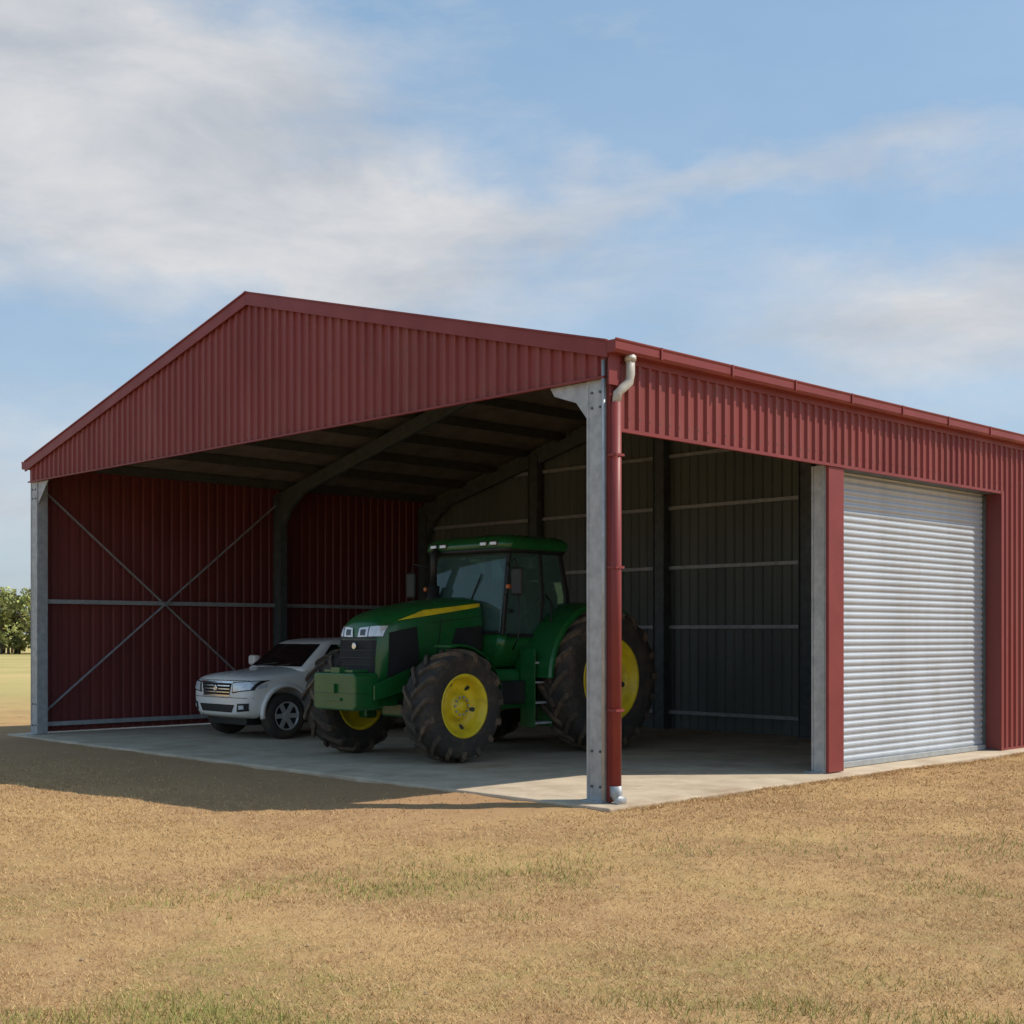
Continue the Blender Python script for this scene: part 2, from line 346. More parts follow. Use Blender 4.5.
patch('grille',hb,[(-.36,.97),(.36,.97),(.375,1.58),(-.375,1.58)],'x',BLKM,tr,off=.012)
patch('headlight_l',hb,[(.05,1.62),(.40,1.63),(.40,1.765),(.07,1.735)],'x',LENS,tr,off=.014)
patch('headlight_r',hb,[(-.05,1.62),(-.40,1.63),(-.40,1.765),(-.07,1.735)],'x',LENS,tr,off=.014)
for sd,n_ in((1,'l'),(-1,'r')):
    patch('headlight_bulb_in_'+n_,hb,[(sd*.10,1.64),(sd*.20,1.64),(sd*.20,1.72),(sd*.10,1.715)],'x',GLASSD,tr,off=.017,nu=6,nv=4)
    patch('headlight_rim_'+n_,hb,[(sd*.25,1.62),(sd*.262,1.62),(sd*.262,1.75),(sd*.25,1.75)],'x',BLK,tr,off=.018,nu=1,nv=6)
patch('nose_badge_panel',hb,[(-.37,1.59),(.37,1.59),(.37,1.62),(-.37,1.62)],'x',BLK,tr,off=.016)
for sd,ax in((1,'y'),(-1,'y-')):
    q_='l' if sd>0 else 'r'
    patch('hood_stripe_'+q_,hb,[(1.60,1.835),(-.02,2.055),(-.02,2.10),(1.15,1.975)],ax,YEL,tr,off=.006,nu=24,nv=3)
    patch('side_grille_'+q_,hb,[(1.78,1.02),(1.25,1.28),(1.30,1.76),(1.74,1.68)],ax,BLKM,tr,off=.008)
    patch('side_grille_rear_'+q_,hb,[(.75,1.38),(.02,1.45),(.02,1.78),(.62,1.74)],ax,BLKM,tr,off=.008)
    patch('hood_gap_'+q_,hb,[(.98,1.25),(.965,1.25),(.865,1.88),(.88,1.88)],ax,BLK,tr,off=.007)
    patch('hood_seam_'+q_,hb,[(1.05,1.80),(-.02,1.92),(-.02,1.93),(1.05,1.81)],ax,BLK,tr,off=.005,nu=20,nv=1)
V,F=lathe([(0.0,.045),(.012,.045),(.016,.035),(.016,0)],20); mk('nose_badge',V,F,CHR,tr,loc=(1.985,0,1.50),rot=(0,0,-math.pi/2))
for k in range(5):
    z=1.06+k*.095
    patch('grille_bar_%d'%k,hb,[(-.34,z),(.34,z),(.34,z+.012),(-.34,z+.012)],'x',CAST,tr,off=.022,nv=1)
def chbox(x0,x1,y,z0,z1,c): 
    ring=[(y-c,z0),(y,z0+c),(y,z1-c),(y-c,z1)]; r=ring+[(-a,b) for a,b in ring[::-1]]
    return [[(x0,a,b) for a,b in r],[(x1,a,b) for a,b in r]]
o=loft('front_weight_block',chbox(1.93,2.32,.44,.68,1.16,.04),GREEN,tr,smooth=False); md=o.modifiers.new('b','BEVEL');md.width=.02;md.segments=3
multi('front_weight_details',[bx(2.325,2.345,-.16,.16,.80,.84),bx(2.10,2.335,-.45,.45,.90,.905),bx(2.0,2.25,-.30,.30,1.165,1.20),bx(2.2,2.30,-.09,.09,1.16,1.23),bx(2.325,2.36,-.05,.05,.90,1.02)],GREEN,tr,bevel=.008)
multi('front_hitch_frame',[bx(1.2,1.95,-.30,-.24,.78,.98),bx(1.2,1.95,.24,.30,.78,.98),bx(1.55,1.95,-.36,.36,.72,.90)],GREEN,tr,bevel=.01)
for sd in(1,-1):
    mk('hitch_arm_'+('l' if sd>0 else 'r'),[(2.05,sd*.445,.80),(2.05,sd*.49,.80),(1.45,sd*.49,.92),(1.45,sd*.445,.92),(2.05,sd*.445,1.0),(2.05,sd*.49,1.0),(1.45,sd*.49,1.20),(1.45,sd*.445,1.20)],BF,GREEN,tr,bevel=.012)
multi('chassis',[bx(-1.7,1.7,-.27,.27,.72,1.30),bx(-1.9,-.6,-.38,.38,.62,1.35),bx(-.5,.8,-.33,.33,.85,1.42)],CAST,tr,bevel=.03)
multi('axles',[bm_((1.2,-.95,.72),(1.2,.95,.72),.20,.20),bm_((-1.44,-1.1,1.02),(-1.44,1.1,1.02),.26,.26),bx(1.05,1.36,-.22,.22,.55,.92),bx(1.1,1.3,.62,.80,.50,.95),bx(1.1,1.3,-.80,-.62,.50,.95)],GREEN,tr,bevel=.03)
tube('steering_cylinder',[(1.36,-.6,.76),(1.36,.6,.76)],.03,CHR,tr)
def rbox(nm,a,mat,bev=.05): return box(nm,*a,mat,tr,bevel=bev)
rbox('fuel_tank',(-.42,.42,.40,.78,.62,1.18),GREEN,.08); rbox('tool_tank',(-.42,.42,-.78,-.40,.62,1.18),GREEN,.08)
rbox('engine_side_shield',(.0,.75,.34,.44,1.0,1.40),GREEN,.03)
rbox('battery_box',(-.30,.20,.79,.90,.70,1.02),BLK,.03)
multi('steps',[bx(-.62,-.30,.80,1.08,z,z+.03) for z in(.42,.70,.98,1.25)],GALVM,tr,bevel=.004)
multi('step_rails',[bx(-.635,-.621,.80,1.08,.38,1.45),bx(-.299,-.285,.80,1.08,.38,1.45)],GREEN,tr,bevel=.004)
tube('handrail_l',[(-.08,.86,1.45),(-.06,.98,1.6),(-.06,.98,2.2),(-.1,.86,2.35)],.014,BLK,tr)
tube('handrail_rear',[(-.68,.95,1.4),(-.68,1.0,1.5),(-.72,.98,2.1),(-.75,.86,2.2)],.014,BLK,tr)
def ring(z,xf,xr,w,c=.12,n=4):
    pts=[]
    for cx,cy,a0 in((xf-c,w-c,0),(xr+c,w-c,90),(xr+c,-w+c,180),(xf-c,-w+c,270)):
        for k in range(n+1):
            a=math.radians(a0+90*k/n); pts.append((cx+c*math.cos(a),cy+c*math.sin(a),z))
    return pts
loft('cab_base',[ring(1.20,.02,-1.22,.60,.1),ring(1.5,.06,-1.25,.76,.1),ring(1.66,.06,-1.25,.78,.1)],GREEN,tr)
loft('cab_glass',[ring(1.662,.05,-1.24,.77,.07),ring(2.2,.02,-1.24,.81,.07),ring(2.84,-.12,-1.14,.74,.07)],TINT,tr,cap=False)
loft('cab_roof',[ring(2.80,-.02,-1.20,.80,.12),ring(2.86,.06,-1.27,.86,.14),ring(2.96,.04,-1.27,.86,.16),ring(3.02,-.04,-1.20,.78,.16),ring(3.05,-.2,-1.05,.6,.16)],GREEN,tr)
loft('roof_underside_band',[ring(2.785,.01,-1.22,.81,.12),ring(2.855,.05,-1.25,.845,.14)],BLK,tr)
pl=[]
for y in(.77,-.77):
    sg=1 if y>0 else -1
    for (xa,xb,xc,wd) in((.03,0.0,-.13,.06),(-.70,-.71,-.72,.05),(-1.21,-1.22,-1.12,.08)):
        pl.append(bm_((xa,sg*.765,1.64),(xb,sg*.80,2.2),wd,.055)); pl.append(bm_((xb,sg*.80,2.2),(xc,sg*.735,2.84),wd,.055))
pl.append(bm_((.055,-.72,1.68),(.055,.72,1.68),.05,.05))
multi('cab_pillars',pl,BLK,tr,bevel=.01)
multi('door_frame',[bm_((-.04,.80,1.64),(-.70,.80,1.64),.03,.05),bx(-.12,-.06,.80,.83,1.95,2.0)],BLK,tr)
multi('seat',[bx(-1.0,-.5,-.25,.25,1.55,1.75),bx(-1.12,-.95,-.25,.25,1.7,2.4),bx(-1.1,-.98,-.13,.13,2.42,2.6)],BLK,tr,bevel=.05)
multi('dashboard',[bx(-.12,.0,-.25,.25,1.5,1.95)],BLK,tr,bevel=.04)
V,F=lathe([(0,.19),(.015,.205),(0,.22),(-.015,.205),(0,.19)],24); mk('steering_wheel',V,F,BLK,tr,smooth=True,loc=(-.28,0,1.98),rot=(math.radians(90),math.radians(-25),0))
tube('steering_column',[(-.08,0,1.7),(-.28,0,1.98)],.03,BLK,tr)
multi('roof_lights',[bx(.055,.08,y-.06,y+.06,2.885,2.935) for y in(-.62,-.42,.42,.62)],LENS,tr,bevel=.01)
multi('roof_light_housings',[bx(.03,.062,y-.075,y+.075,2.87,2.95) for y in(-.62,-.42,.42,.62)],BLK,tr,bevel=.01)
multi('side_work_lights',[bx(-.02,.03,.83,.89,2.28,2.34),bx(-.02,.03,-.89,-.83,2.28,2.34)],ORANGE,tr,bevel=.01)
tube('wiper_arm',[(.07,.1,1.72),(.045,.12,2.1),(-.02,.3,2.5)],.010,BLK,tr)
for sd,nm in((1,'l'),(-1,'r')):
    tube('mirror_arm_'+nm,[(-.02,sd*.80,2.62),(.08,sd*1.05,2.68),(.08,sd*1.10,2.55)],.014,BLK,tr)
    box('mirror_'+nm,.05,.11,sd*1.10-.10,sd*1.10+.10,2.18,2.56,BLK,tr,bevel=.03)
multi('exhaust',[tb([(.12,-.56,1.5),(.12,-.56,2.35)],.085,16),tb([(.12,-.56,2.35),(.12,-.56,2.78),(.06,-.56,2.86)],.05,16),bx(.0,.22,-.62,-.4,1.5,1.6)],BLK,tr,smooth=True)
def fender(nm,x,z,R,y0,y1,a0,a1,mat,lip=.08,th=.02):
    n=20;secs=[]
    for i in range(n+1):
        a=math.radians(a0+(a1-a0)*i/n);c,s_=math.cos(a),math.sin(a)
        secs.append([(x+c*r_,y,z+s_*r_) for (y,r_) in((y0,R),(y1,R),(y1+(.03 if y1>0 else -.03),R-.03),(y1+(.03 if y1>0 else -.03),R-lip),(y1,R-lip),(y1,R-th-.01),(y0,R-th-.01))])
    o=loft(nm,secs,mat,tr,smooth=False); md=o.modifiers.new('b','BEVEL');md.width=.008;md.segments=2;md.limit_method='ANGLE';md.angle_limit=math.radians(50); return o
for sd,nm in((1,'l'),(-1,'r')):
    fender('rear_fender_'+nm,-1.44,1.02,1.10,sd*.62,sd*1.28,2,150,GREEN)
    fender('front_fender_'+nm,1.2,.72,.81,sd*.86,sd*1.16,78,165,GREEN,lip=.03)
    beam('front_fender_bracket_'+nm,(1.0,sd*.6,.9),(.95,sd*.9,1.48),.05,.03,CAST,tr)
    V=[(-1.44,sd*.64,1.0)]+[(-1.44+1.09*math.cos(math.radians(a)),sd*.64,1.02+1.09*math.sin(math.radians(a))) for a in range(0,151,8)]
    mk('fender_wall_'+nm,V,[(0,i,i+1) for i in range(1,len(V)-1)],GREEN,tr)
multi('rear_hitch',[bx(-2.3,-1.8,-.4,-.33,.6,.7),bx(-2.3,-1.8,.33,.4,.6,.7),bx(-2.1,-1.9,-.05,.05,.5,.9)],CAST,tr,bevel=.01)
tube('hydraulic_pipes',[(.35,.46,1.3),(.3,.54,1.2),(.0,.54,1.25),(-.1,.49,1.5)],.025,BLK,tr)
tube('hydraulic_hose',[(1.0,.40,1.1),(.8,.48,.95),(.55,.46,1.0)],.018,BLK,tr)

# ---------------------------------------------------------------- pickup
cx,cy=s2w(4.1,9.72)
ut=empty('pickup_truck',(cx,cy,0),ANG+math.pi)
def csec(x,w,zb,zt,cr=.04):
    h=[(0,zb),(w*.75,zb),(w*.96,zb+.07),(w,zb+.28),(w*1.0,zt-.22),(w*.965,zt-.075),(w*.86,zt-.01),(w*.45,zt+cr*.75),(0,zt+cr)]
    return [(x,y,z) for y,z in h]+[(x,-y,z) for y,z in h[1:-1][::-1]]
body=loft('body',[csec(2.43,.55,.42,.86,.02),csec(2.40,.70,.37,.93),csec(2.30,.80,.33,.985),csec(2.10,.855,.30,1.02),csec(1.72,.875,.29,1.05),csec(1.38,.88,.29,1.09),csec(1.2,.88,.29,1.10),csec(-.9,.88,.29,1.11),csec(-1.05,.88,.3,1.13),csec(-2.4,.88,.36,1.13),csec(-2.5,.86,.42,1.12),csec(-2.52,.80,.46,1.08)],WHITE,ut,sub=2)
cut=[]
for x in(1.70,-1.32):
    for sd in(1,-1): 
        v,f=tb([(x,sd*.50,.40),(x,sd*1.1,.40)],.425,36); cut.append((v,f))
cutter=multi('wheel_arch_cutter',cut,BLK,ut)
md=body.modifiers.new('bool','BOOLEAN'); md.operation='DIFFERENCE'; md.object=cutter; md.solver='EXACT'
bpy.context.view_layer.update()
dg=bpy.context.evaluated_depsgraph_get()
nm_=bpy.data.meshes.new_from_object(body.evaluated_get(dg)); body.modifiers.clear(); body.data=nm_
bpy.data.objects.remove(cutter)
cb=bvh(body)
cab=loft('cabin',[ring(1.04,1.42,-1.04,.82,.16,5),ring(1.12,1.33,-1.02,.81,.16,5),ring(1.50,.84,-.86,.685,.14,5),ring(1.555,.70,-.76,.63,.14,5),ring(1.585,.5,-.58,.52,.14,5),ring(1.60,.2,-.3,.3,.12,5)],WHITE,ut)
gb=bvh(cab)
patch('windscreen',gb,[(-.71,1.13),(.71,1.13),(.60,1.49),(-.60,1.49)],'x',GLASSD,ut,off=.006,nu=24)
for sd,ax,n in((1,'y','l'),(-1,'y-','r')):
    patch('front_window_'+n,gb,[(1.05,1.15),(.16,1.15),(.14,1.485),(.70,1.485)],ax,GLASSD,ut,off=.006)
    patch('rear_window_'+n,gb,[(.08,1.15),(-.78,1.15),(-.72,1.47),(.06,1.485)],ax,GLASSD,ut,off=.006)
    for k,x in enumerate((1.12,.12,-.80)):
        patch('door_seam_%s_%d'%(n,k),cb,[(x,.40),(x-.012,.40),(x-.012,1.05),(x,1.05)],ax,BLK,ut,off=.002,nu=1,nv=20)
    for k,x in enumerate((.30,-.62)):
        box('door_handle_%s_%d'%(n,k),x-.10,x+.10,sd*.885-.015,sd*.885+.02,.90,.93,CHR,ut,bevel=.01)
    box('mirror_'+n,.98,1.12,sd*1.0-.11,sd*1.0+.09,1.13,1.30,WHITE,ut,bevel=.04)
    patch('indicator_'+n,cb,[(2.20,.80),(2.05,.82),(2.03,.88),(2.2,.86)],ax,LENS,ut,off=.004)
    for m_,x in(('f',1.70),('r',-1.32)):
        nseg=22;secs=[]
        for i in range(nseg+1):
            a=math.radians(-8+196*i/nseg);c,s_=math.cos(a),math.sin(a)
            secs.append([(x+c*r_,sd*y,.40+s_*r_) for (y,r_) in((.86,.42),(.905,.42),(.912,.45),(.90,.475),(.86,.49))])
        loft('arch_flare_%s_%s'%(m_,n),secs,WHITE,ut)
patch('grille',cb,[(-.36,.70),(.36,.70),(.42,.885),(-.42,.885)],'x',BLKM,ut,off=.008,nu=20)
for k,z in enumerate((.735,.785,.835)): patch('grille_bar_%d'%k,cb,[(-.38,z),(.38,z),(.39,z+.016),(-.39,z+.016)],'x',CHR,ut,off=.018,nu=20,nv=1)
patch('grille_surround_top',cb,[(-.45,.885),(.45,.885),(.46,.91),(-.46,.91)],'x',CHR,ut,off=.014,nu=20,nv=2)
patch('grille_surround_bottom',cb,[(-.38,.68),(.38,.68),(.385,.702),(-.385,.702)],'x',CHR,ut,off=.014,nu=20,nv=2)
patch('lower_intake',cb,[(-.42,.43),(.42,.43),(.50,.55),(-.50,.55)],'x',BLK,ut,off=.006,nu=20)
patch('bumper_gap',cb,[(-.80,.655),(.80,.655),(.80,.664),(-.80,.664)],'x',BLK,ut,off=.004,nu=24,nv=1)
V,F=lathe([(0.0,.06),(.015,.055),(.018,.04),(.012,.03),(.012,0)],20); mk('badge',V,F,CHR,ut,loc=(2.445,0,.80),rot=(0,0,-math.pi/2))
for sd,n in((1,'l'),(-1,'r')):
    patch('headlight_trim_'+n,cb,[(sd*.44,.73),(sd*.80,.78),(sd*.825,.93),(sd*.46,.90)],'x',BLK,ut,off=.007)
    patch('headlight_'+n,cb,[(sd*.47,.75),(sd*.77,.79),(sd*.80,.915),(sd*.48,.885)],'x',LENS,ut,off=.014)
    patch('fog_surround_'+n,cb,[(sd*.55,.44),(sd*.74,.46),(sd*.76,.58),(sd*.57,.57)],'x',BLK,ut,off=.007)
    patch('fog_lamp_'+n,cb,[(sd*.60,.48),(sd*.69,.49),(sd*.69,.55),(sd*.60,.54)],'x',LENS,ut,off=.014,nu=6,nv=4)
patch('bonnet_gap',cb,[(-.72,.925),(.72,.925),(.72,.933),(-.72,.933)],'x',BLK,ut,off=.003,nu=20,nv=1)
patch('tonneau_cover',cb,[(-2.42,-.76),(-1.1,-.76),(-1.1,.76),(-2.42,.76)],'z',BLK,ut,off=.015)
multi('wipers',[bm_((1.36,.05,1.135),(1.22,.55,1.19),.012,.012),bm_((1.36,-.5,1.135),(1.25,-.02,1.19),.012,.012)],BLK,ut)
box('underbody',-2.2,2.2,-.5,.5,.22,.34,BLK,ut)
for m_,x in(('f',1.70),('r',-1.32)):
    for sd,n in((1,'l'),(-1,'r')):
        e=bpy.data.objects.new('wheel_%s%s'%(m_,n),None);S.collection.objects.link(e);e.parent=ut;e.location=(x,sd*.77,.365);e.rotation_euler=(0,0,0 if sd>0 else math.pi)
        V,F=lathe([(-.12,.2),(-.125,.30),(-.10,.355),(0,.365),(.10,.355),(.125,.30),(.12,.22),(.10,.20)],40);mk('tyre',V,F,RUB,e,smooth=True)
        V,F=lathe([(.10,.235),(.118,.225),(.10,.205),(.02,.19),(.0,.0)],32);mk('rim_dark',V,F,BLK,e,smooth=True)
        V,F=lathe([(.112,.232),(.126,.226),(.11,.205),(.09,.20)],32);mk('rim_lip',V,F,ALLOY,e,smooth=True)
        sp=[]
        for k in range(6):
            q=2*math.pi*k/6; sp.append(bm_((.03*math.cos(q),.085,.03*math.sin(q)),(.21*math.cos(q),.10,.21*math.sin(q)),.03,.075,up=(-math.sin(q),0,math.cos(q))))
        sp.append(tb([(0,.07,0),(0,.11,0)],.06,16)); multi('spokes',sp,ALLOY,e,bevel=.006)

# ---------------------------------------------------------------- ground
def ground_color(N,L):
    g=N.new('ShaderNodeNewGeometry')
    def noise(sc,det=6,ro=.6,off=0):
        mp=N.new('ShaderNodeMapping'); mp.inputs['Location'].default_value=(off,off*.7,0); L.new(g.outputs['Position'],mp.inputs[0])
        n=N.new('ShaderNodeTexNoise'); n.inputs['Scale'].default_value=sc; n.inputs['Detail'].default_value=det; n.inputs['Roughness'].default_value=ro; L.new(mp.outputs[0],n.inputs['Vector']); return n.outputs['Fac']
    def mr(f,a,b,c=0,d=1):
        m=N.new('ShaderNodeMapRange'); m.inputs[1].default_value=a;m.inputs[2].default_value=b;m.inputs[3].default_value=c;m.inputs[4].default_value=d; L.new(f,m.inputs[0]); return m.outputs[0]
    def mix(f,a,b):
        m=N.new('ShaderNodeMix'); m.data_type='RGBA'
        L.new(f,m.inputs[0])
        for k,c in((6,a),(7,b)):
            if isinstance(c,tuple): m.inputs[k].default_value=(*c,1)
            else: L.new(c,m.inputs[k])
        return m.outputs[2]
    def mul(a,b):
        m=N.new('ShaderNodeMath'); m.operation='MULTIPLY'; L.new(a,m.inputs[0]); L.new(b,m.inputs[1]); return m.outputs[0]
    sep=N.new('ShaderNodeSeparateXYZ'); L.new(g.outputs['Position'],sep.inputs[0])
    return g,noise,mr,mix,mul,sep
def ground_mat():
    m=bpy.data.materials.new('dry_ground'); t,N,L=nt(m); b=N['Principled BSDF']
    g,noise,mr,mix,mul,sep=ground_color(N,L)
    c=mix(mr(noise(.42,9,.68),.42,.58),(.55,.345,.155),(.40,.235,.115))
    c=mix(mr(noise(2.2,7,.7,13),.50,.68,0,.6),c,(.31,.175,.085))
    c=mix(mr(noise(9,6,.7,3),.45,.72,0,.8),c,(.58,.39,.19))
    c=mix(mr(noise(38,5,.75,9),.50,.72,0,.7),c,(.27,.155,.075))
    near=mr(sep.outputs['Y'],12.5,7.0)
    gr=mul(mr(noise(.55,5,.6,21),.44,.60),near)
    gr=mul(gr,mr(noise(7,4,.7,5),.35,.6))
    c=mix(mul(gr,mr(noise(30,3,.6,2),.3,.6,.3,.9)),c,(.33,.27,.09))
    # bare reddish dirt in front of the open bay
    def lin(ax,ay,c0):
        v=N.new('ShaderNodeVectorMath'); v.operation='DOT_PRODUCT'; L.new(g.outputs['Position'],v.inputs[0]); v.inputs[1].default_value=(ax,ay,0)
        q=N.new('ShaderNodeMath'); q.operation='ADD'; L.new(v.outputs['Value'],q.inputs[0]); q.inputs[1].default_value=c0; return q.outputs[0]
    ca_,sa_=math.cos(ANG),math.sin(ANG)
    s_=lin(ca_,sa_,-(OX*ca_+OY*sa_)); t_=lin(-sa_,ca_,(OX*sa_-OY*ca_))
    wob=N.new('ShaderNodeMath'); wob.operation='ADD'; L.new(s_,wob.inputs[0]); L.new(mr(noise(.9,5,.65,4),0,1,-1.6,1.6),wob.inputs[1])
    dirt=mul(mr(wob.outputs[0],-4.0,-1.6),mr(t_,-.5,1.2))
    far=mr(sep.outputs['Y'],24,40)
    nf=mr(t_,16,13)
    c=mix(mul(mul(dirt,nf),mr(noise(5,6,.7,7),.25,.6,.45,.95)),c,(.43,.255,.135))
    c=mix(far,c,mix(mr(noise(.12,5,.6,8),.35,.65),(.56,.43,.19),(.42,.36,.14)))
    L.new(c,b.inputs['Base Color']); b.inputs['Roughness'].default_value=1; b.inputs['Specular IOR Level'].default_value=.1
    bp=N.new('ShaderNodeBump'); bp.inputs['Strength'].default_value=.9; bp.inputs['Distance'].default_value=.025
    a=N.new('ShaderNodeMath'); a.operation='ADD'; L.new(noise(14,6,.75,1),a.inputs[0]); L.new(mul(noise(60,4,.7),mr(noise(1,2),0,1,.5,.5)),a.inputs[1])
    L.new(a.outputs[0],bp.inputs['Height']); L.new(bp.outputs[0],b.inputs['Normal'])
    return m
def vnoise(x,y,sc,seed):
    r=np.random.default_rng(seed); T=r.random((256,256)); x=x*sc+1000;y=y*sc+1000
    xi=np.floor(x).astype(int);yi=np.floor(y).astype(int);fx=x-xi;fy=y-yi;fx=fx*fx*(3-2*fx);fy=fy*fy*(3-2*fy)
    a=T[xi%256,yi%256];b=T[(xi+1)%256,yi%256];c=T[xi%256,(yi+1)%256];d=T[(xi+1)%256,(yi+1)%256]
    return (a*(1-fx)+b*fx)*(1-fy)+(c*(1-fx)+d*fx)*fy
def gz(x,y):
    return -.036+.026*(vnoise(x,y,.5,1)-.5)+.022*(vnoise(x,y,2.2,2)-.5)+.014*(vnoise(x,y,7,3)-.5)
n=361;u=np.linspace(-1,1,n);gx=np.sign(u)*(np.abs(u)*9+np.abs(u)**9*1500);gy=gx+9
X,Y=np.meshgrid(gx,gy,indexing='ij');Z=gz(X,Y)
V=np.stack([X,Y,Z],-1).reshape(-1,3)
I=np.arange(n*n).reshape(n,n);Fq=np.stack([I[:-1,:-1],I[1:,:-1],I[1:,1:],I[:-1,1:]],-1).reshape(-1,4)
me=bpy.data.meshes.new('ground');me.vertices.add(len(V));me.vertices.foreach_set('co',V.ravel());me.loops.add(Fq.size);me.loops.foreach_set('vertex_index',Fq.ravel().astype(np.int32))
me.polygons.add(len(Fq));me.polygons.foreach_set('loop_start',np.arange(0,Fq.size,4,dtype=np.int32));me.polygons.foreach_set('loop_total',np.full(len(Fq),4,dtype=np.int32));me.update();me.validate()
me.polygons.foreach_set('use_smooth',[True]*len(me.polygons));me.materials.append(ground_mat())
go=bpy.data.objects.new('ground',me);S.collection.objects.link(go)

def grass_mat():
    m=bpy.data.materials.new('grass_blades'); t,N,L=nt(m); b=N['Principled BSDF']
    g,noise,mr,mix,mul,sep=ground_color(N,L)
    at=N.new('ShaderNodeAttribute'); at.attribute_name='rnd'
    sr=N.new('ShaderNodeSeparateColor'); L.new(at.outputs['Color'],sr.inputs[0])
    c=mix(sr.outputs[0],(.66,.46,.22),(.44,.27,.125))
    c2=mix(sr.outputs[0],(.24,.27,.065),(.46,.39,.14))
    c=mix(sr.outputs[1],c,c2)
    L.new(c,b.inputs['Base Color']); b.inputs['Roughness'].default_value=.8; b.inputs['Specular IOR Level'].default_value=.2
    return m
NB=470000
yy=4.0+ (rng.random(NB*2)**1.6)*16; xx=(rng.random(NB*2)*2-1)*(3.0+yy*.55)
# tufts hugging the slab edge
NE=9000
es=rng.random(NE)*12-.3; et=-.29-rng.random(NE)**2*.16
ex=OX+es*math.cos(ANG)-et*math.sin(ANG);ey=OY+es*math.sin(ANG)+et*math.cos(ANG)
xx=np.concatenate([ex,xx]);yy=np.concatenate([ey,yy])
dx=xx-OX;dy=yy-OY; ss=dx*math.cos(ANG)+dy*math.sin(ANG);tt=-dx*math.sin(ANG)+dy*math.cos(ANG)
inside=(ss>-.27)&(tt>-.26)&(tt<W+.32)
dens=.30+1.0*vnoise(xx,yy,.7,11)*vnoise(xx,yy,3.1,12)*2
bare=np.clip((4.2+ss)/3.0,0,1)*(tt>0)*.9
dens*=(1-bare)
keep=(~inside)&(rng.random(len(xx))<dens)
xx=xx[keep][:NB];yy=yy[keep][:NB];nb=len(xx)
green=np.clip((vnoise(xx,yy,.55,21)*.6+vnoise(xx,yy,2.3,22)*.4-.48)*6,0,1)*np.clip((11.5-yy)/3.5,0,1)
gsel=(rng.random(nb)<green*.9).astype(float)
hh=(.010+.020*rng.random(nb))*(1+1.6*gsel*rng.random(nb));hh[:int(NE*.5)]*=1.6;ww=.0014+.0020*rng.random(nb);ww*=np.clip(yy/7,1,2.0)
ang=rng.random(nb)*2*np.pi;ln=(.4+1.3*rng.random(nb))*hh*(1-.45*gsel);ori=rng.random(nb)*np.pi
zz=gz(xx,yy)-.003
co=np.zeros((nb,3,3))
co[:,0]=np.stack([xx-np.cos(ori)*ww,yy-np.sin(ori)*ww,zz],-1);co[:,1]=np.stack([xx+np.cos(ori)*ww,yy+np.sin(ori)*ww,zz],-1)
co[:,2]=np.stack([xx+np.cos(ang)*ln,yy+np.sin(ang)*ln,zz+hh],-1)
me=bpy.data.meshes.new('dry_grass');me.vertices.add(nb*3);me.vertices.foreach_set('co',co.ravel());me.loops.add(nb*3);me.loops.foreach_set('vertex_index',np.arange(nb*3,dtype=np.int32))
me.polygons.add(nb);me.polygons.foreach_set('loop_start',np.arange(0,nb*3,3,dtype=np.int32));me.polygons.foreach_set('loop_total',np.full(nb,3,dtype=np.int32));me.update()
ca=me.color_attributes.new('rnd','FLOAT_COLOR','POINT');r0=np.repeat(rng.random(nb),3);g0=np.repeat(gsel,3)
ca.data.foreach_set('color',np.stack([r0,g0,r0*0,r0*0+1],-1).ravel());me.materials.append(grass_mat())
o=bpy.data.objects.new('dry_grass',me);S.collection.objects.link(o)

parts=[]
ico=bmesh.new();bmesh.ops.create_icosphere(ico,subdivisions=1,radius=1);iv=[v.co.copy() for v in ico.verts];jf=[tuple(v.index for v in f.verts) for f in ico.faces];ico.free()
cnt=0
while cnt<1800:
    y=5+random.random()*13;x=(random.random()*2-1)*(2+y*.5)
    dx=x-OX;dy=y-OY; s_=dx*math.cos(ANG)+dy*math.sin(ANG);t_=-dx*math.sin(ANG)+dy*math.cos(ANG)
    if s_>-.35 and t_>-.35: continue
    if t_<0 and random.random()<.6: continue
    r=.004+.014*random.random()**3;z=float(gz(np.array([x]),np.array([y]))[0])
    parts.append(([(x+v.x*r*random.uniform(.7,1.3),y+v.y*r*random.uniform(.7,1.3),z+v.z*r*.6) for v in iv],jf));cnt+=1
multi('dirt_clods',parts,M('clod',(.36,.23,.12),(.24,.15,.08),rough=.95,scale=1),None)

